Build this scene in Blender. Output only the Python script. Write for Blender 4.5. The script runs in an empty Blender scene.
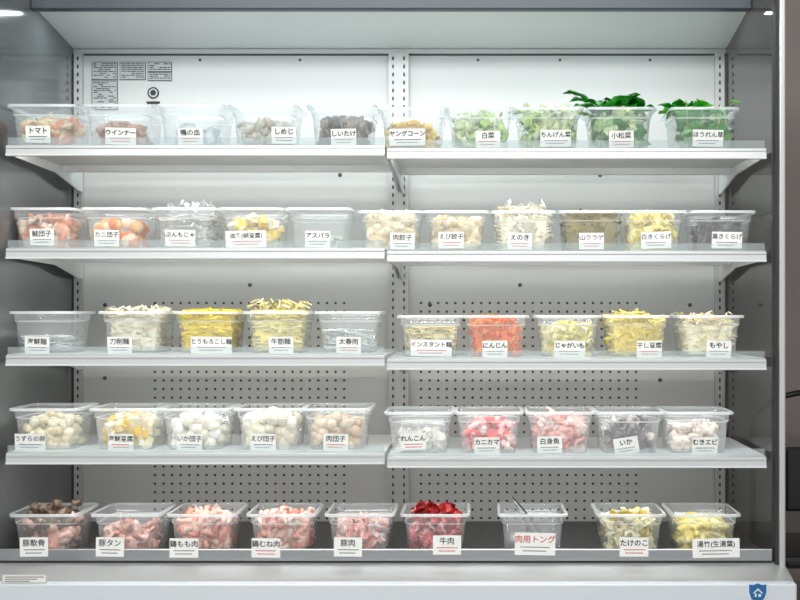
import bpy, math, random
from mathutils import Vector, Matrix, noise
random.seed(7)
S=0.00237; D=2.8; VX=480; VY=310; CZ=1.25
def X(px,Y=0): return (px-VX)*S*(1+Y/D)
def Z(py,Y=0): return CZ+(VY-py)*S*(1+Y/D)
scene=bpy.context.scene
try: scene.view_settings.view_transform='Standard'
except Exception: pass

# ---------------- materials
def new_mat(name):
    m=bpy.data.materials.new(name); m.use_nodes=True
    nt=m.node_tree; nt.nodes.clear()
    o=nt.nodes.new('ShaderNodeOutputMaterial'); return m,nt,o
def pmat(name,col,rough=0.5,metal=0.0,var=0.0,scale=30,bump=0.0,trans=0.0,spec=0.5):
    m,nt,o=new_mat(name)
    p=nt.nodes.new('ShaderNodeBsdfPrincipled')
    p.inputs['Base Color'].default_value=(*col,1); p.inputs['Roughness'].default_value=rough
    p.inputs['Metallic'].default_value=metal
    p.inputs['Specular IOR Level'].default_value=spec
    if var>0 or bump>0:
        tc=nt.nodes.new('ShaderNodeTexCoord'); n=nt.nodes.new('ShaderNodeTexNoise')
        n.inputs['Scale'].default_value=scale; n.inputs['Detail'].default_value=3
        nt.links.new(tc.outputs['Object'],n.inputs['Vector'])
        if var>0:
            r=nt.nodes.new('ShaderNodeValToRGB')
            r.color_ramp.elements[0].position=.3; r.color_ramp.elements[1].position=.7
            r.color_ramp.elements[0].color=(*[c*(1-var) for c in col],1)
            r.color_ramp.elements[1].color=(*[min(1,c*(1+var)) for c in col],1)
            nt.links.new(n.outputs['Fac'],r.inputs['Fac']); nt.links.new(r.outputs['Color'],p.inputs['Base Color'])
        if bump>0:
            b=nt.nodes.new('ShaderNodeBump'); b.inputs['Strength'].default_value=bump; b.inputs['Distance'].default_value=.002
            nt.links.new(n.outputs['Fac'],b.inputs['Height']); nt.links.new(b.outputs['Normal'],p.inputs['Normal'])
    nt.links.new(p.outputs[0],o.inputs[0])
    return m
def plastic(name,col,alpha,tint=(.93,.97,.98),gl=.12,rough=.25,fmul=.5):
    m,nt,o=new_mat(name)
    d=nt.nodes.new('ShaderNodeBsdfDiffuse'); d.inputs[0].default_value=(*col,1)
    t=nt.nodes.new('ShaderNodeBsdfTranslucent'); t.inputs[0].default_value=(*col,1)
    tr=nt.nodes.new('ShaderNodeBsdfTransparent'); tr.inputs[0].default_value=(*tint,1)
    g=nt.nodes.new('ShaderNodeBsdfGlossy'); g.inputs['Roughness'].default_value=rough
    m1=nt.nodes.new('ShaderNodeMixShader'); m1.inputs[0].default_value=.5
    m2=nt.nodes.new('ShaderNodeMixShader'); m2.inputs[0].default_value=alpha
    m3=nt.nodes.new('ShaderNodeMixShader'); 
    fr=nt.nodes.new('ShaderNodeLayerWeight'); fr.inputs[0].default_value=.25
    mm=nt.nodes.new('ShaderNodeMath'); mm.operation='MULTIPLY_ADD'; mm.inputs[1].default_value=fmul; mm.inputs[2].default_value=gl*.3
    nt.links.new(fr.outputs['Facing'],mm.inputs[0]); nt.links.new(mm.outputs[0],m3.inputs[0])
    nt.links.new(d.outputs[0],m1.inputs[1]); nt.links.new(t.outputs[0],m1.inputs[2])
    nt.links.new(tr.outputs[0],m2.inputs[1]); nt.links.new(m1.outputs[0],m2.inputs[2])
    nt.links.new(m2.outputs[0],m3.inputs[1]); nt.links.new(g.outputs[0],m3.inputs[2])
    nt.links.new(m3.outputs[0],o.inputs[0]); return m
TUB=plastic('frosted_polypropylene',(.92,.97,1.0),.26,tint=(.99,1,1),rough=.12)
RIM=plastic('frosted_rim',(.94,.98,1.0),.78,rough=.12)
CLEAR=plastic('clear_acrylic',(.8,.85,.85),.15,gl=.3,rough=.08)
BAG=plastic('thin_bag_film',(.95,.96,.97),.25,gl=.6,rough=.15)
GLASS=plastic('tinted_side_glass',(.18,.185,.185),.28,tint=(.68,.69,.69),gl=.5,rough=.05,fmul=.18)
WHITE=pmat('white_powdercoat',(.72,.74,.74),.35,var=.02,scale=3)
PANEL=pmat('back_panel_paint',(.56,.565,.55),.45,var=.03,scale=2)
CEILM=pmat('canopy_liner_paint',(.68,.70,.69),.4,var=.02,scale=2)
UPR=pmat('upright_steel',(.50,.505,.495),.4,metal=.1)
DARK=pmat('dark_slot',(.02,.02,.02),.6)
HOLE=pmat('perforation_dark',(.05,.05,.05),.7)
CANOPY=pmat('canopy_dark_steel',(.035,.05,.065),.35,metal=.1)
CHROME=pmat('chrome_rail',(.45,.46,.47),.28,metal=1)
POST=pmat('satin_silver_post',(.55,.56,.56),.3,metal=.5)
SIDE=pmat('side_panel_grey_gloss',(.18,.19,.195),.14,metal=.45)
BASEW=pmat('base_white_enamel',(.62,.66,.70),.3,var=.01,scale=2)
SILL=pmat('sill_steel',(.42,.43,.43),.35,metal=.4)
DECK=pmat('deck_dark_steel',(.10,.10,.10),.4,metal=.5)
CARD=pmat('label_card',(.80,.80,.77),.5)
INK=pmat('ink_black',(.005,.005,.005),.8,spec=.1)
RED=pmat('ink_red',(.5,.03,.03),.8,spec=.1)
GREYINK=pmat('ink_grey',(.10,.10,.10),.8,spec=.1)

# ---------------- mesh helpers
def link(o,parent=None):
    scene.collection.objects.link(o)
    if parent: o.parent=parent
    return o
def empty(name,loc=(0,0,0),parent=None):
    e=bpy.data.objects.new(name,None); e.location=loc; e.empty_display_size=.05; return link(e,parent)
def mobj(name,v,f,mats,parent=None,smooth=False,fm=None,loc=(0,0,0)):
    me=bpy.data.meshes.new(name); me.from_pydata([tuple(a) for a in v],[],f); 
    for m in (mats if isinstance(mats,(list,tuple)) else [mats]): me.materials.append(m)
    if smooth: me.polygons.foreach_set('use_smooth',[True]*len(me.polygons))
    if fm: me.polygons.foreach_set('material_index',fm)
    me.update()
    o=bpy.data.objects.new(name,me); o.location=loc; return link(o,parent)
BF=[(0,3,2,1),(4,5,6,7),(0,1,5,4),(1,2,6,5),(2,3,7,6),(3,0,4,7)]
def bv(x0,x1,y0,y1,z0,z1):
    return [(x0,y0,z0),(x1,y0,z0),(x1,y1,z0),(x0,y1,z0),(x0,y0,z1),(x1,y0,z1),(x1,y1,z1),(x0,y1,z1)]
def box(name,x0,x1,y0,y1,z0,z1,mat,parent=None,bevel=0):
    o=mobj(name,bv(x0,x1,y0,y1,z0,z1),BF,mat,parent)
    if bevel:
        b=o.modifiers.new('bev','BEVEL'); b.width=bevel; b.segments=2
    return o
def prism(name,poly,x0,x1,mat,parent=None):  # poly in (y,z)
    n=len(poly); v=[(x0,a,b) for a,b in poly]+[(x1,a,b) for a,b in poly]
    f=[tuple(range(n)),tuple(range(2*n-1,n-1,-1))]+[(i,i+n,(i+1)%n+n,(i+1)%n) for i in range(n)]
    return mobj(name,v,f,mat,parent)
class MB:
    def __init__(s): s.v=[]; s.f=[]; s.m=[]
    def add(s,v,f,mi=0):
        b=len(s.v); s.v+=[tuple(a) for a in v]; s.f+=[tuple(i+b for i in q) for q in f]; s.m+=[mi]*len(f)
    def box(s,x0,x1,y0,y1,z0,z1,mi=0): s.add(bv(x0,x1,y0,y1,z0,z1),BF,mi)
    def obj(s,name,mats,parent=None,smooth=False,loc=(0,0,0)): return mobj(name,s.v,s.f,mats,parent,smooth,s.m,loc)

import bmesh
def ico(sub):
    bm=bmesh.new(); bmesh.ops.create_icosphere(bm,subdivisions=sub,radius=1)
    v=[x.co.copy() for x in bm.verts]; f=[tuple(q.index for q in p.verts) for p in bm.faces]; bm.free(); return v,f
ICO2=ico(2); ICO3=ico(3)
def rrot():
    return Matrix.Rotation(random.uniform(0,6.28),3,'Z')@Matrix.Rotation(random.uniform(0,6.28),3,'X')@Matrix.Rotation(random.uniform(0,6.28),3,'Y')
def add_lump(mb,c,sc,mi=0,nz=.25,rot=None,src=ICO2):
    R=rot or rrot(); off=Vector((random.random()*50,0,0)); c=Vector(c)
    v=[]
    for p in src[0]:
        k=1+nz*noise.noise(p*1.3+off)
        v.append(R@Vector((p.x*sc[0]*k,p.y*sc[1]*k,p.z*sc[2]*k))+c)
    mb.add(v,src[1],mi)
def add_tube(mb,pts,r,mi=0,sides=5,taper=False,flat=1.0):
    v=[];n=len(pts)
    for i,p in enumerate(pts):
        t=(Vector(pts[min(i+1,n-1)])-Vector(pts[max(i-1,0)])).normalized()
        a=t.orthogonal().normalized(); b=t.cross(a)
        rr=r*(1-.5*i/n) if taper else r
        for k in range(sides):
            an=6.2832*k/sides; v.append(Vector(p)+a*math.cos(an)*rr+b*math.sin(an)*rr*flat)
    f=[]
    for i in range(n-1):
        for k in range(sides):
            f.append((i*sides+k,i*sides+(k+1)%sides,(i+1)*sides+(k+1)%sides,(i+1)*sides+k))
    f.append(tuple(range(sides-1,-1,-1))); f.append(tuple((n-1)*sides+k for k in range(sides)))
    mb.add(v,f,mi)
def add_sheet(mb,c,w,l,mi=0,bend=.4,wave=.15,rot=None,nu=6,nv=8,leaf=False,th=.0015):
    R=rot or rrot(); c=Vector(c); off=random.random()*50; v=[]
    for side in (1,-1):
        for j in range(nv):
            t=j/(nv-1)
            ww=(math.sin(min(1,t*1.05+.04)*math.pi)**.55 if leaf else (1-abs(2*t-1)**3)**.5*.8+.2)*w
            for i in range(nu):
                u=i/(nu-1)-.5
                x=u*ww; y=t*l-(0 if leaf else l/2)
                z=-bend*l*(t-.0)**2*(1 if leaf else .5)+wave*l*noise.noise(Vector((u*3,t*3,off)))+side*th/2+(abs(u)*ww*.35 if leaf else 0)
                v.append(R@Vector((x,y,z))+c)
    f=[];N=nu*nv
    for j in range(nv-1):
        for i in range(nu-1):
            a=j*nu+i; f.append((a,a+1,a+nu+1,a+nu)); f.append((a+N,a+N+nu,a+N+nu+1,a+N+1))
    per=[i for i in range(nu)]+[j*nu+nu-1 for j in range(1,nv)]+[(nv-1)*nu+i for i in range(nu-2,-1,-1)]+[j*nu for j in range(nv-2,0,-1)]
    for k in range(len(per)):
        a=per[k];b=per[(k+1)%len(per)]; f.append((a,a+N,b+N,b))
    mb.add(v,f,mi)

# ---------------- room shell
FL=pmat('floor_tile',(.30,.28,.26),.35,var=.1,scale=4)
WL=pmat('wall_plaster',(.36,.31,.29),.7,var=.05,scale=3)
CL=pmat('ceiling_paint',(.7,.7,.68),.8,var=.02,scale=3)
box('floor',-3.6,3.4,-4.2,1.9,-.05,0,FL)
box('ceiling',-3.6,3.4,-4.2,1.9,2.95,3.0,CL)
box('wall_back',-3.6,3.4,1.8,1.9,0,2.95,WL)
box('wall_right',3.3,3.4,-4.2,1.8,0,2.95,WL)
box('wall_left',-3.6,-3.5,-4.2,1.8,0,2.95,WL)
box('baseboard_back',-3.5,3.3,1.785,1.8,0,.09,DARK)

# ---------------- display case
case=empty('refrigerated_display_case')
YB=.53
XL=X(-2); XR=X(771.5); ZT=Z(-60)
ZB=Z(572)
box('back_panel',XL,XR,YB,YB+.03,.1,ZT,PANEL,case)
box('side_panel_left',XL-.035,XL,-.02,YB+.03,.1,ZT+.1,SIDE,case)
box('side_panel_right',XR,XR+.006,0.0,YB+.03,.1,ZT+.1,GLASS,case)
box('frame_post_right',XR+.012,XR+.026,-.03,.0,.1,ZT+.1,POST,case,.003)
box('frame_seal_right',XR+.004,XR+.012,-.02,.0,.1,ZT+.1,DARK,case)
# canopy
YC=.233
zc=Z(9,YC-.03); zbk=Z(50,YB)
prism('canopy_liner',[(YC,zc+.012),(YB,zbk),(YB,zbk+.02),(YC,zc+.04)],XL,XR,CEILM,case)
box('canopy_front',XL,XR,YC-.03,YC,zc,ZT+.1,CANOPY,case,.003)
box('canopy_back_moulding',XL,XR,YB-.012,YB,zbk-.012,zbk,UPR,case)
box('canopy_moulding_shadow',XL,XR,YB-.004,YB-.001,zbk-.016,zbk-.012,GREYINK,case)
box('canopy_cooling_box',XL,XR,YC,YB+.03,zc+.09,ZT+.1,CANOPY,case)
mb=MB()
for x in (300,478,560,650,200): 
    add_lump(mb,(X(x,YB),YB-.001,Z(60,YB)),(.004,.002,.004),0,0,Matrix.Identity(3))
for (x,y) in [(105,305),(105,378),(430,305),(690,305),(340,175),(600,175),(660,380),(250,285),(520,285)]:
    add_lump(mb,(X(x,YB),YB-.001,Z(y,YB)),(.006,.002,.006),0,0,Matrix.Identity(3))
mb.obj('panel_screws',[GREYINK],case)
box('back_panel_seam',X(399.3,YB),X(400.5,YB),YB-.002,YB,.7,zbk,DARK,case)
# perforations
mb=MB()
for (xa,xb) in ((155,346),(421,640)):
    x=xa
    while x<=xb:
        y=303
        while y<=520:
            cx,cz=X(x,YB),Z(y,YB); r=.0038
            mb.add([(cx+r*math.cos(6.283*k/8),YB-.0012,cz+r*math.sin(6.283*k/8)) for k in range(8)],[tuple(range(8))])
            y+=8.6
        x+=8.6
mb.obj('air_perforations',[HOLE],case)
# uprights
mb=MB()
for (a,b,slots) in ((76,84,[80]),(389,409,[393.5,404.5]),(714,723,[718.5])):
    mb.box(X(a,YB),X(b,YB),YB-.018,YB-.0015,.6,zbk-.012,0)
    for sx in slots:
        y=58
        while y<550:
            mb.box(X(sx,YB)-.0022,X(sx,YB)+.0022,YB-.0195,YB-.017,Z(y+3.6,YB),Z(y,YB),1); y+=8
mb.obj('slotted_uprights',[UPR,DARK],case)

def area(name,loc,sx,sy,e,col,rot=(0,0,0),parent=None):
    l=bpy.data.lights.new(name,'AREA'); l.shape='RECTANGLE'; l.size=sx; l.size_y=sy; l.energy=e; l.color=col
    o=bpy.data.objects.new(name,l); o.location=loc; o.rotation_euler=rot; link(o,parent); return o
# shelves
rows_top={1:(145,148),2:(247.5,250.5),3:(354,358),4:(452,455.5),5:(559,559)}
SL=(X(8),X(385)); SR=(X(387.5),X(765))
SHD=.40
RAIL=pmat('price_rail_satin',(.56,.58,.58),.3,metal=.3)
def shelf(nm,x0,x1,zt,glow):
    e=empty(nm,((x0+x1)/2,0,zt),case); cx=(x0+x1)/2; h=(x1-x0)/2
    def lb(n,*a,**k):
        return box(n,*a,**k,parent=e)
    lb('shelf_plate',-h,h,.0,SHD,-.005,-.0003,WHITE)
    prism('price_rail',[(-.012,-.003),(0,.0),(0,-.027),(-.012,-.028),(-.014,-.024)],-h,h,RAIL,e)
    lb('rail_groove',-h,h,-.0150,-.0130,-.0095,-.0080,UPR)
    lb('rail_bottom_bead',-h,h,-.0165,-.0125,-.027,-.0235,WHITE)
    lb('clear_lip',-h+.002,h-.002,-.006,-.004,-.002,.017,CLEAR)
    lb('shelf_under_rib',-h,h,SHD-.05,SHD-.03,-.022,-.005,WHITE)
    lb('added_glow_housing',-h+.02,h-.02,.004,.022,-.022,-.006,WHITE)  # made-up casing for the added light below
    area('added_shelf_glow',(0,.030,-.014),2*h-.06,.012,glow,(1,.98,.94),(math.radians(25),0,0),e)  # light added under the shelf front so the tubs glow
    for i,xx in enumerate((-h+.002,h-.006)):
        prism('bracket_%d'%(i+1),[(.015,-.006),(YB-.02,-.006),(YB-.02,-.060),(YB-.05,-.060),(.30,-.030),(.03,-.024)],xx,xx+.004,WHITE,e)
    return e
for r in (1,2,3,4):
    zl,zr=rows_top[r]
    shelf('shelf_left_%d'%r,*SL,Z(zl),1.0); shelf('shelf_right_%d'%r,*SR,Z(zr),1.0)
# bottom deck
zd=Z(559)
box('bottom_deck',XL,XR,.0,YB-.03,zd-.02,zd-.0003,DECK,case)
box('deck_front_rail',XL,XR,-.012,-.004,zd-.002,Z(548),CHROME,case,.002)
box('deck_front_dark',XL,XR,-.010,0,zd-.022,zd-.002,DARK,case)
prism('front_sill',[(-.004,zd-.006),(-.10,Z(571)),(-.10,Z(571)-.01),(-.004,zd-.03)],XL,XR+.026,SILL,case)
zb=Z(572)
box('base_front_panel',XL-.035,XR+.026,-.13,-.10,.12,zb+.002,BASEW,case,.004)
box('base_body',XL-.03,XR+.02,-.10,YB+.03,.12,zd-.04,BASEW,case)
box('base_kick_plate',XL,XR,-.06,YB,.0,.12,DARK,case)
# base stickers
e=empty('warning_sticker',(0,0,0),case)
ys=-.13; rs=1+ys/D
box('sticker',X(2,ys),X(47,ys),ys-.001,ys-.0002,Z(583,ys),Z(574.5,ys),UPR,e)
mb=MB()
mb.box(X(3,ys),X(46,ys),ys-.0013,ys-.001,Z(582.3,ys),Z(575.2,ys),1)
for k in range(3):
    mb.box(X(5,ys),X(44-7*k,ys),ys-.0017,ys-.0013,Z(577.3+2.1*k,ys),Z(576.5+2.1*k,ys))
mb.obj('sticker_lines',[GREYINK,CARD],e)
BLUE=pmat('badge_blue',(.02,.12,.30),.3); BLW=pmat('badge_pale',(.6,.75,.85),.3)
def shield(sc,y,m,n):
    pts=[(-1,1),(-.5,.95),(0,1.15),(.5,.95),(1,1),(1,.1),(.75,-.6),(0,-1.2),(-.75,-.6),(-1,.1)]
    c=(X(757.5,ys),Z(593,ys))
    v=[(c[0]+a*sc,y,c[1]+b*sc) for a,b in pts]+[(c[0]+a*sc,y+.002,c[1]+b*sc) for a,b in pts]; k=len(pts)
    mobj(n,v,[tuple(range(k)),tuple(range(2*k-1,k-1,-1))]+[(i,i+k,(i+1)%k+k,(i+1)%k) for i in range(k)],m,case)
shield(.023,ys-.002,BLW,'shield_badge_border'); shield(.0195,ys-.003,BLUE,'shield_badge_field')
mb=MB(); c=(X(757.5,ys),Z(592,ys))
mb.add([(c[0]-.012,ys-.0045,c[1]-.002),(c[0],ys-.0045,c[1]+.010),(c[0]+.012,ys-.0045,c[1]-.002),(c[0]+.008,ys-.0045,c[1]-.002),(c[0],ys-.0045,c[1]+.005),(c[0]-.008,ys-.0045,c[1]-.002)],[(0,1,4,5),(1,2,3,4)])
mb.box(c[0]-.007,c[0]-.003,ys-.0045,ys-.0035,c[1]-.010,c[1]-.002); mb.box(c[0]+.001,c[0]+.007,ys-.0045,ys-.0035,c[1]-.010,c[1]-.004)
mb.obj('shield_badge_motif',[BLW],case)

# notices on back panel
nt_=empty('notice_sheets',(0,0,0),case)
PAP=pmat('notice_paper',(.44,.45,.44),.6); 
mb=MB()
def sheet(a,b,c_,d,style):
    mb.box(X(a,YB),X(b,YB),YB-.003,YB-.001,Z(d,YB),Z(c_,YB),1)
    mb.box(X(a+.6,YB),X(b-.6,YB),YB-.0035,YB-.0025,Z(d-.6,YB),Z(c_+.6,YB),0)
    y=c_+1.6
    while y<d-1.5:
        x=a+2
        while x<b-2:
            w=random.uniform(2,6)
            if random.random()<style: mb.box(X(x,YB),X(min(x+w,b-1.5),YB),YB-.0042,YB-.003,Z(y+.9,YB),Z(y,YB),1)
            x+=w+.8
        y+=1.9
sheet(92,118,62,80,.75); sheet(92,118,81,110,.5); sheet(120,146,62,80,.95); sheet(148,172,62,72,.8); sheet(148,172,72.5,81,.95)
mb.obj('notice_paper_print',[PAP,GREYINK],nt_)
mb=MB(); cx,cz=X(153.5,YB),Z(93,YB)
for rr,yy,mi in ((.0165,.003,1),(.0125,.0035,0),(.008,.004,1)):
    mb.add([(cx+rr*math.cos(6.283*k/20),YB-yy,cz+rr*math.sin(6.283*k/20)) for k in range(20)],[tuple(range(20))],mi)
mb.box(X(147,YB),X(160,YB),YB-.003,YB-.001,Z(104,YB),Z(101.5,YB),1)
mb.obj('round_certification_mark',[PAP,DARK],nt_)

# ---------------- containers
H=.1; TW=.168; TD=.175
def rr_loop(hx,y0,y1,z,rad,n=5):
    cy=(y0+y1)/2; hy=(y1-y0)/2; pts=[]
    for (sx,sy,a0) in ((1,1,0),(-1,1,90),(-1,-1,180),(1,-1,270)):
        for k in range(n):
            a=math.radians(a0+90*k/(n-1)); pts.append((sx*(hx-rad)+rad*math.cos(a),cy+sy*(hy-rad)+rad*math.sin(a),z))
    return pts
prof=[(.015,0,.016),(.012,.004,.018),(.0065,H*.74,.018),(.0035,H*.77,.018),(.0025,H-.003,.018),(.0022,H,.018)]
def tub_mesh():
    v=[];f=[];m=[];n=20
    loops=[]
    for ins,z,rad in prof: loops.append(rr_loop(TW/2-.006-ins,.006+ins,TD-.006-ins,z+.001,rad))
    loops.append(rr_loop(TW/2-.001,.001,TD-.001,H+.0012,.016))
    loops.append(rr_loop(TW/2,.0,TD,H,.017)); loops.append(rr_loop(TW/2,.0,TD,H-.0055,.017))
    for L in loops: v+=L
    f.append(tuple(range(n))); m.append(0)
    for j in range(len(loops)-1):
        for k in range(n):
            f.append((j*n+k,j*n+(k+1)%n,(j+1)*n+(k+1)%n,(j+1)*n+k)); m.append(1 if j>=5 or j==2 else 0)
    me=bpy.data.meshes.new('tub'); me.from_pydata(v,[],f); me.materials.append(TUB); me.materials.append(RIM)
    me.polygons.foreach_set('material_index',m); me.polygons.foreach_set('use_smooth',[True]*len(f)); me.update(); return me
TUBM=tub_mesh()
def fronty(z):
    t=min(max(z/(H*.74),0),1); return .006+.012*(1-t)+.0065*t

fmats={}
def FM(col,rough=.4):
    key=(tuple(col),rough)
    if key not in fmats:
        mx=max(col); c=[min(1,max(0,(x+(x-mx)*.50)*1.06)) for x in col]
        fmats[key]=pmat('food_%d'%len(fmats),c,rough,var=.15,scale=60,bump=.4)
    return fmats[key]
def lim(z): # half width inside tub
    t=min(max(z/H,0),1); return .061+.010*t
def rp(fill,m=.012):
    z=random.uniform(.008,fill); w=lim(z)-m
    x=random.uniform(-w,w); y=random.uniform(-w,w)
    q=random.random()
    if q<.35: y=-w*random.uniform(.85,1)
    elif q<.44: x=-w*random.uniform(.8,1)
    elif q<.52: x=w*random.uniform(.8,1)
    elif q<.75: z=fill*random.uniform(.85,1)
    mound=.018*(1-(abs(x)+abs(y))/(2*w))
    return (x,TD/2+y,min(z+ (mound if z>fill*.8 else 0),H+.02))
def core(mb,fill,mi=0,k=.8):
    n=9; v=[]
    for j in range(n):
        for i in range(n):
            w=(lim(fill)-.006)*k
            v.append(((i/(n-1)-.5)*2*w,TD/2+(j/(n-1)-.5)*2*w,fill*k+.01*noise.noise(Vector((i*.6,j*.6,random.random()*.3)))))
    b=len(v)
    for j in range(n):
        for i in range(n):
            w=(lim(0)-.006)*k; v.append(((i/(n-1)-.5)*2*w,TD/2+(j/(n-1)-.5)*2*w,.006))
    f=[]
    for j in range(n-1):
        for i in range(n-1): f.append((j*n+i,j*n+i+1,(j+1)*n+i+1,(j+1)*n+i))
    per=list(range(n))+[j*n+n-1 for j in range(1,n)]+[(n-1)*n+i for i in range(n-2,-1,-1)]+[j*n for j in range(n-2,0,-1)]
    for q in range(len(per)):
        a=per[q];c=per[(q+1)%len(per)]; f.append((a,a+b,c+b,c))
    mb.add(v,f,mi)
def noodle(mb,r,fill,mi,length=12,step=.011,out=False,flat=1):
    p=Vector(rp(fill,.008)); a=random.uniform(0,6.28); pts=[p.copy()]; dz=0
    for k in range(length):
        a+=random.uniform(-.7,.7); dz=random.uniform(-.35,.35)
        q=p+Vector((math.cos(a),math.sin(a),dz))*step
        w=lim(q.z)-.005
        if abs(q.x)>w or abs(q.y-TD/2)>w: a+=2.2; q.x=max(-w,min(w,q.x)); q.y=TD/2+max(-w,min(w,q.y-TD/2))
        q.z=max(.006,min(fill+.010,q.z)); p=q; pts.append(p.copy())
    add_tube(mb,pts,r,mi,5,flat=flat)
def make_food(kind,cols,fill,n,sz,parent,name,opt={}):
    mb=MB()
    ext=[]
    for c in cols: ext+= [c,tuple(x*.76 for x in c),tuple(min(1,x*1.08) for x in c)]
    mats=[FM(c,opt.get('rough',.4)) for c in ext]; nm=len(cols)
    n=int(n*1.5)
    if opt.get('core',True): core(mb,fill,0,opt.get('ck',.74))
    for i in range(n):
        mi=(i%nm)*3+random.choice((0,0,1,2)); 
        if kind=='balls': add_lump(mb,rp(fill,sz),(sz,sz,sz),mi,.08,src=ICO3 if n<70 else ICO2)
        elif kind=='ovals': add_lump(mb,rp(fill,sz),(sz,sz*.75,sz*.75),mi,.08)
        elif kind=='chunks': 
            k=random.uniform(.7,1.15); add_lump(mb,rp(fill,sz),(sz*1.3*k,sz*k,sz*.6*k),mi,.8)
        elif kind=='cubes':
            k=random.uniform(.7,1); R=rrot(); c=Vector(rp(fill,sz)); v=[R@(Vector(q)*sz*k)+c for q in bv(-1,1,-.8,.8,-.6,.6)]; mb.add(v,BF,mi)
        elif kind=='sausages':
            c=Vector(rp(fill,sz*2)); a=random.uniform(0,6.28); d=Vector((math.cos(a),math.sin(a),random.uniform(-.3,.3)))
            add_tube(mb,[c+d*sz*t+Vector((0,0,-abs(t)*abs(t)*.002)) for t in (-2.2,-2,-1,0,1,2,2.2)],sz*.75,mi,8)
        elif kind=='noodles': noodle(mb,sz,fill,mi,flat=opt.get('flat',1))
        elif kind=='strips':
            c=Vector(rp(fill,.02)); a=random.uniform(0,6.28); L=opt.get('L',.028); d=Vector((math.cos(a)*L,math.sin(a)*L,random.uniform(-.4,.4)*L)); e_=Vector((0,0,random.uniform(-.3,.3)*L))
            add_tube(mb,[c-d,c-d*.4+e_*.5,c+d*.3+e_,c+d],sz,mi,4,flat=opt.get('flat',1))
        elif kind=='slices': k=random.uniform(.7,1.1); add_sheet(mb,rp(fill,sz*.7),sz*1.4*k,sz*1.9*k,mi,.5,.5,th=opt.get('th',.003))
        elif kind=='leafy': add_sheet(mb,rp(fill,.018),sz*1.8,sz*2.2,mi,.6,.6,th=.0012)
        elif kind=='dumplings':
            c=rp(fill,sz); add_lump(mb,c,(sz*1.3,sz*.7,sz*.75),mi,.25)
    for k in range(opt.get('out',0)):
        w=.05; x=random.uniform(-w,w); y=TD/2+random.uniform(-w,w); mi=random.randrange(nm)*3+random.choice((0,0,1,2))
        if 'oc' in opt: mi=opt['oc']*3+random.choice((0,1,2))
        base=Vector((x,y,fill*.8)); hgt=opt.get('oh',.03)
        dx,dy=random.uniform(-1,1)*opt.get('os',.04),random.uniform(-1,.4)*opt.get('os',.04)
        top=H-base.z+hgt*random.uniform(.4,1)
        if opt['ot']=='strand':
            add_tube(mb,[base,base+Vector((dx*.2,dy*.2,top*.6)),base+Vector((dx*.6,dy*.6,top)),base+Vector((dx*1.1,dy*1.1,top*.85))],opt.get('or',.0016),mi,5)
        elif opt['ot']=='slice':
            add_sheet(mb,(x,y,fill+random.uniform(0,hgt)),.03,.036,mi,.6,.7,th=.002)
        elif opt['ot']=='lump':
            add_lump(mb,(x,y,fill+random.uniform(0,hgt)),(.013,.011,.009),mi,.9)
    for (x,y,z,yaw,pitch,l,w,mi) in opt.get('leaves',[]):
        R=Matrix.Rotation(yaw,3,'Z')@Matrix.Rotation(pitch,3,'X')
        add_sheet(mb,(x,y,z),w,l,mi*3+random.choice((0,0,1)),.5,.25,R,8,10,True,.001)
    o=mb.obj(name,mats,parent,smooth=(kind not in('cubes',)))
    return o
def bag(parent,h,n=40,w=.06):
    v=[];f=[];L=8; off=random.random()*40
    for j in range(L):
        t=j/(L-1)
        for k in range(n):
            a=6.283*k/n; r=(w*(1-.3*max(0,t-.5)))*(1+.45*noise.noise(Vector((math.cos(a)*4,math.sin(a)*4,t*2+off))))
            v.append((r*math.cos(a),TD/2+r*math.sin(a),.03+t*(h-.03)+(.035*noise.noise(Vector((math.cos(a)*4,math.sin(a)*4,off))) if j>3 else 0)))
    for j in range(L-1):
        for k in range(n): f.append((j*n+k,j*n+(k+1)%n,(j+1)*n+(k+1)%n,(j+1)*n+k))
    mobj('plastic_bag',v,f,BAG,parent)
def txt(s,size,x,z,y,mat,parent,off=0.0,name='label_text'):
    c=bpy.data.curves.new(name,'FONT'); c.body=s; c.size=size; c.align_x='CENTER'; c.align_y='CENTER'; c.offset=off; c.resolution_u=2
    c.materials.append(mat); o=bpy.data.objects.new(name,c); o.location=(x,y,z); o.rotation_euler=(math.pi/2,0,0); link(o,parent); return o
def label(parent,lx,lz,ly,text,tilt,roll=0,big=1.0,red=False,sub=True):
    n=len(text); w=max(25,5.4*n+4)*S*big; h=17*S*big
    e=empty('label_card_holder',(lx,ly,lz),parent); e.rotation_euler=(tilt,roll,0)
    box('label_card',-w/2,w/2,-.0006,.0006,-h/2,h/2,CARD,e)
    ts=min(.0160*big,(w-.003)/n*1.04)
    kan=any(ord(ch_)>0x4e00 for ch_ in text)
    txt(text,ts,0,h*.19,-.0012,RED if red else INK,e,.00016 if kan else .00032)
    if sub:
        mb=MB()
        for r_,zz in enumerate((-.14,-.31)):
            x=-w*(.36-.06*r_)
            while x<w*(.34-.08*r_):
                q=random.uniform(.002,.005); mb.box(x,min(x+q,w*.38),-.0012,-.0008,h*zz-.0011,h*zz+.0011,0); x+=q+.0012
        mb.obj('label_small_print',[random.choice([GREYINK,RED,GREYINK])],e)

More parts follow.
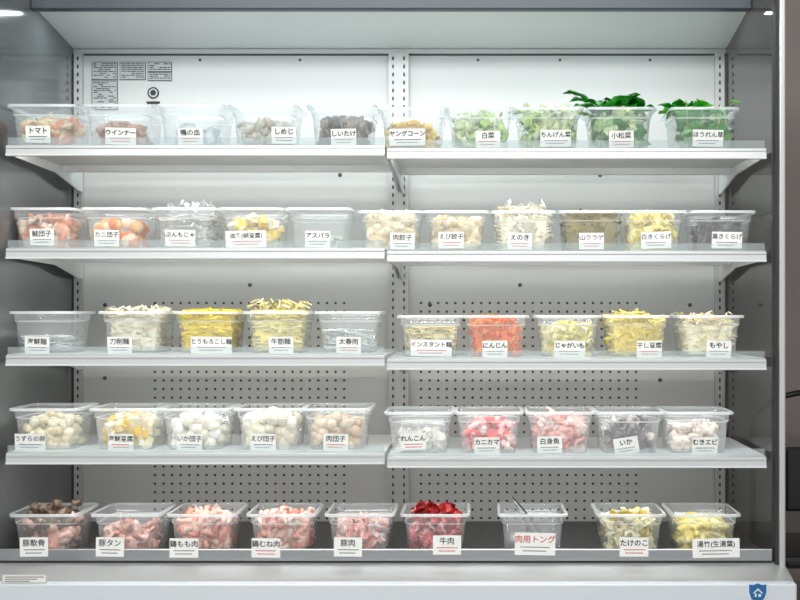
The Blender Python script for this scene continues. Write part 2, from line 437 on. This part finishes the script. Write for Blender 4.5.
white=(.80,.79,.73)
MG=(.16,.38,.08); LG=(.56,.70,.38); PG=(.72,.80,.58)
def leaves(n,z,cols,l=(.05,.08),spread=.055):
    out=[]
    for i in range(n):
        x=random.uniform(-spread,spread)
        out.append((x,TD/2+random.uniform(-.03,.05),z+random.uniform(-.01,.012),-x*14+random.uniform(-.9,.9)+(math.pi if random.random()<.35 else 0),random.uniform(.3,1.15),random.uniform(*l),random.uniform(.035,.05),random.choice(cols)))
    return out
R1=[(40,36,134,'トマト','tomato_pieces','chunks',[(.76,.64,.50),(.78,.74,.5),(.74,.42,.32)],.062,42,.013,{}),
(115,119,136,'ウインナー','wiener_sausages','sausages',[(.42,.28,.22),(.50,.36,.30)],.055,26,.011,{}),
(189,189,136,'鴨の血','duck_blood_cubes','cubes',[(.60,.64,.66),(.54,.57,.58)],.04,18,.014,{}),
(262,283,135,'しめじ','shimeji_mushrooms','chunks',[(.60,.58,.52),(.48,.43,.36)],.055,45,.011,{}),
(341,343,137,'しいたけ','shiitake_mushrooms','chunks',[(.08,.07,.06),(.30,.26,.23),(.07,.06,.05)],.06,36,.017,{}),
(412,407,137,'ヤングコーン','baby_corn','sausages',[(.76,.58,.28),(.80,.66,.36)],.065,38,.009,{}),
(480,488,139,'白菜','napa_cabbage','leafy',[PG,LG,(.8,.85,.68)],.075,36,.02,{}),
(549,556,138,'ちんげん菜','bok_choy','leafy',[PG,LG,(.80,.85,.66)],.085,40,.022,{'leaves':[(-.03,.06,.085,.5,1.1,.06,.03,0),(.0,.07,.09,-.1,1.3,.055,.03,2),(.03,.07,.085,-.6,1.2,.055,.032,0),(.01,.05,.085,.2,.8,.05,.03,2),(-.045,.08,.085,1.2,.8,.05,.03,1),(.045,.08,.085,-1.2,.7,.06,.03,1)]}),
(622,622,139,'小松菜','komatsuna_greens','leafy',[(.48,.64,.38),PG,(.06,.20,.05)],.08,40,.022,{'leaves':leaves(24,.095,[2],(.055,.08),.06)}),
(706,709,138,'ほうれん草','spinach_bunch','leafy',[(.45,.62,.36),MG,(.07,.26,.05)],.078,40,.022,{'leaves':leaves(22,.090,[2,1],(.04,.06),.055),'out':18,'ot':'strand','oh':.022,'or':.0024,'os':.07}),
]
R2=[(40,40,237,'鮭団子','salmon_balls','chunks',[(.82,.46,.36),(.83,.60,.50),(.8,.70,.62)],.072,54,.013,{}),
(112,105,238,'カニ団子','crab_balls','balls',[(.86,.40,.20),(.83,.72,.60),(.82,.54,.36)],.058,36,.0135,{}),
(183,179,238,'ぷんもじゃ','bagged_starch_noodles','noodles',[white,(.7,.7,.66)],.075,70,.002,{'bag':.118}),
(250,245,239,'油条(絹豆腐)','fried_tofu','cubes',[(.85,.70,.34),(.82,.80,.68),(.82,.68,.42)],.065,40,.013,{}),
(318,317,239,'アスパラ','asparagus_spears','sausages',[(.56,.58,.57),(.52,.56,.50)],.025,10,.008,{}),
(390,402,241,'肉餃子','meat_dumplings','dumplings',[(.80,.74,.62),(.78,.69,.54)],.085,62,.015,{}),
(456,451,240,'えび餃子','shrimp_dumplings','dumplings',[(.82,.75,.61),(.82,.69,.52)],.076,52,.015,{}),
(524,520,241,'えのき','enoki_mushrooms','strips',[(.86,.81,.70),(.84,.77,.62)],.1,150,.0024,{'ck':.9,'L':.03,'bag':.122}),
(592,592,241,'山クラゲ','mountain_jelly_stems','strips',[(.20,.16,.05),(.28,.23,.08),(.12,.10,.04)],.088,160,.0034,{'ck':.97}),
(655,657,240,'白きくらげ','white_fungus','leafy',[(.85,.79,.50),(.84,.73,.38)],.078,52,.017,{'ck':.85}),
(724,728,240,'黒きくらげ','black_fungus','leafy',[(.05,.045,.045),(.12,.115,.115)],.06,48,.016,{}),
]
R3=[(40,35,347,'海鮮麺','seafood_noodles','noodles',[(.70,.73,.73)],.03,40,.002,{}),
(130,118,347,'刀削麺','knife_cut_noodles','noodles',[(.85,.81,.71),(.82,.76,.62)],.095,110,.003,{'ck':.9,'out':26,'ot':'strand','oh':.016,'or':.0026}),
(204,210,350,'とうもろこし麺','corn_noodles','noodles',[(1.0,.80,.30),(1.0,.73,.26)],.093,190,.0034,{'ck':.94,'out':14,'ot':'strand','oh':.006,'or':.0028}),
(275,280,349,'牛筋麺','beef_tendon_noodles','noodles',[(.88,.78,.46),(.87,.82,.60)],.092,140,.0026,{'ck':.9,'out':44,'ot':'strand','oh':.032,'or':.0022}),
(347,348,349,'太春雨','thick_glass_noodles','noodles',[(.70,.73,.73)],.045,34,.0025,{}),
(430,431,348,'インスタント麺','instant_noodles','noodles',[(.84,.78,.58),(.82,.73,.48)],.062,80,.002,{'ck':.88}),
(496,495,350,'にんじん','carrot_slices','slices',[(.90,.40,.26),(.91,.50,.34)],.082,80,.013,{'ck':.85}),
(569,570,350,'じゃがいも','potato_slices','slices',[(.87,.78,.44),(.87,.83,.58)],.066,60,.015,{'ck':.8}),
(638,650,351,'干し豆腐','dried_tofu_strips','strips',[(.88,.74,.38),(.87,.79,.48)],.09,180,.003,{'L':.032,'ck':.92}),
(712,720,350,'もやし','bean_sprouts','strips',[(.87,.82,.64),(.84,.70,.48),(.87,.85,.75)],.085,150,.0026,{'ck':.88,'L':.026,'out':12,'ot':'strand','oh':.012}),
]
R4=[(42,28,447,'うずらの卵','quail_eggs','ovals',[(.85,.80,.67),(.84,.75,.58)],.064,52,.0135,{}),
(122,119,448,'海鮮豆腐','seafood_tofu','cubes',[(.85,.78,.60),(.85,.81,.70),(.84,.62,.28)],.062,42,.014,{}),
(192,188,444,'いか団子','squid_balls','balls',[(.85,.81,.72),(.86,.83,.78)],.062,38,.0140,{}),
(267,262,446,'えび団子','shrimp_balls','balls',[(.87,.82,.73),(.86,.78,.65)],.07,42,.0145,{}),
(335,335,444,'肉団子','pork_balls','balls',[(.60,.49,.39),(.74,.64,.53)],.06,44,.0125,{}),
(419,413,442,'れんこん','lotus_root_slices','slices',[(.75,.74,.70)],.035,22,.018,{}),
(489,487,446,'カニカマ','crab_sticks','sausages',[(.87,.36,.36),(.88,.74,.71),(.88,.58,.57)],.07,48,.009,{'ck':.8}),
(561,550,445,'白身魚','white_fish_fillets','slices',[(.89,.56,.53),(.88,.74,.70)],.07,50,.018,{'th':.006,'ck':.8}),
(631,627,448,'いか','squid_pieces','slices',[(.10,.08,.09),(.78,.74,.70),(.25,.21,.22)],.06,45,.016,{}),
(700,706,446,'むきエビ','peeled_shrimp','dumplings',[(.87,.76,.70),(.87,.80,.76)],.052,52,.012,{}),
]
R5=[(42,34,547,'豚軟骨','pork_cartilage','chunks',[(.85,.60,.54),(.14,.11,.09),(.85,.66,.60)],.072,46,.015,{'out':24,'ot':'lump','oh':.045,'oc':1}),
(124,110,547,'豚タン','pork_tongue_slices','slices',[(.86,.66,.61),(.82,.54,.49)],.05,42,.018,{'th':.005}),
(200,184,548,'鶏もも肉','chicken_thigh_meat','slices',[(.90,.52,.46),(.90,.64,.57),(.88,.74,.68)],.076,75,.020,{'th':.009,'ck':.85}),
(280,266,548,'鶏むね肉','chicken_breast_meat','slices',[(.91,.55,.49),(.90,.66,.59),(.88,.76,.70)],.078,75,.020,{'th':.009,'ck':.85}),
(359,348,547,'豚肉','pork_slices','slices',[(.91,.56,.53),(.90,.69,.65),(.88,.78,.75)],.062,60,.018,{'ck':.8}),
(435,447,545,'牛肉','beef_slices','slices',[(.30,.08,.09),(.86,.42,.44),(.88,.60,.58)],.08,74,.018,{'out':22,'ot':'slice','oh':.030,'oc':0,'ck':.6}),
(533,535,544,'肉用トング',None,None,None,0,0,0,{}),
(632,634,547,'たけのこ','bamboo_shoots','slices',[(.85,.79,.56),(.48,.38,.18),(.86,.82,.68)],.074,56,.017,{'out':8,'ot':'lump','oh':.02}),
(707,716,548,'湯竹(生湯葉)','yuba_rolls','sausages',[(.89,.77,.40),(.89,.82,.54)],.07,50,.0105,{'ck':.8}),
]
ROWY={1:.02,2:.07,3:.045,4:.02,5:.025}
for rn,R in ((1,R1),(2,R2),(3,R3),(4,R4),(5,R5)):
    for (cx,lx,ly,text,fn,kind,cols,fill,n,sz,opt) in R:
        Y0=ROWY[rn]; r_=1+Y0/D
        zt=Z(rows_top[rn][0 if cx<386 else 1])
        c=empty('plastic_food_container',(X(cx,Y0),Y0,zt))
        tub=bpy.data.objects.new('tub',TUBM); link(tub,c)
        if rn in(2,3): tub.scale=(.96,1,1)
        if fn: make_food(kind,cols,fill,n,sz,c,fn,opt)
        if 'bag' in opt: bag(c,opt['bag'])
        if rn<5:
            lz=max(Z(ly,Y0+.01)-zt,.0195)
            label(c,(lx-cx)*S*r_,lz,fronty(lz)-.0028,text,.085,random.uniform(-.03,.03) if text!='いか' else -.15)
        else:
            Yl=-.014
            label(c,X(lx,Yl)-X(cx,Y0),Z(ly,Yl)-zt,Yl-Y0,text,0,random.uniform(-.02,.02),1.12 if text!='肉用トング' else 1.3,red=(text=='肉用トング'))
        if text=='肉用トング':
            t=empty('food_tongs',(X(cx,Y0),Y0,zt))
            mb=MB()
            for sx in (-1,1):
                P0=Vector((-.045,.135,H+.02)); P1=Vector((.03+sx*.0,.05+sx*.012,.012))
                pts=[P0+(P1-P0)*q+Vector((sx*.012*math.sin(q*2.2),0,0)) for q in [i/9 for i in range(10)]]
                for a in range(9):
                    p,q=pts[a],pts[a+1]; wv=Vector((0,.006,.003))
                    nn=(q-p).cross(wv).normalized()*.0008
                    mb.add([p-wv-nn,p+wv-nn,p+wv+nn,p-wv+nn,q-wv-nn,q+wv-nn,q+wv+nn,q-wv+nn],BF)
            mb.obj('tong_arms',[CHROME],t)

# ---------------- handrail outside at right, modelled in the shape of a chair
ch=empty('chair_shaped_handrail',(1.145,1.05,0))
BLK=pmat('black_tube',(.015,.015,.015),.3)
mb=MB()
def tube(pts,r=.010): add_tube(mb,[Vector(p) for p in pts],r,0,10)
def arc(y,h,w=.21):
    return [(-w,y,0)]+[(-w,y,h*.88)]+[(-w*math.cos(a),y,h*.88+h*.12*math.sin(a)) for a in [i*math.pi/12 for i in range(1,12)]]+[(w,y,h*.88),(w,y,0)]
tube(arc(.2,.97)); tube([(-.21,-.2,0),(-.21,-.2,.45),(-.21,.2,.45)]); tube([(.21,-.2,0),(.21,-.2,.45),(.21,.2,.45)])
mb.obj('handrail_frame',[BLK],ch,True)
box('added_seat',-.21,.21,-.21,.2,.45,.49,BLK,ch,.015); box('dark_object_pad',-.10,.17,.19,.215,.56,.78,BLK,ch,.01)  # seat is made up; pad stands in for a dark object

# ---------------- lights
area('unseen_ceiling_lamp',(-.3,-1.5,2.9),2.6,.5,40,(1,1,.98),(math.radians(25),0,0))
area('unseen_ceiling_lamp',(-.3,-3.2,2.9),3.0,.6,120,(1,1,.99),(math.radians(42),0,0))  # lamp out of view behind the camera, added for more frontal light
area('canopy_led_light',((XL+XR)/2,YC+.03,zc+.006),XR-XL-.1,.03,4.6,(.82,.95,1),(math.radians(-4),0,0))
w=bpy.data.worlds.new('world'); scene.world=w; w.use_nodes=True
w.node_tree.nodes['Background'].inputs[0].default_value=(.90,.94,.96,1); w.node_tree.nodes['Background'].inputs[1].default_value=.88

cam=bpy.data.cameras.new('camera'); co=bpy.data.objects.new('camera',cam); link(co)
co.location=(0,-D,CZ); co.rotation_euler=(math.pi/2,0,0)
cam.sensor_width=36; cam.lens=36*(D/S)/800; cam.shift_x=-(VX-400)/800; cam.shift_y=(VY-300)/800
scene.camera=co
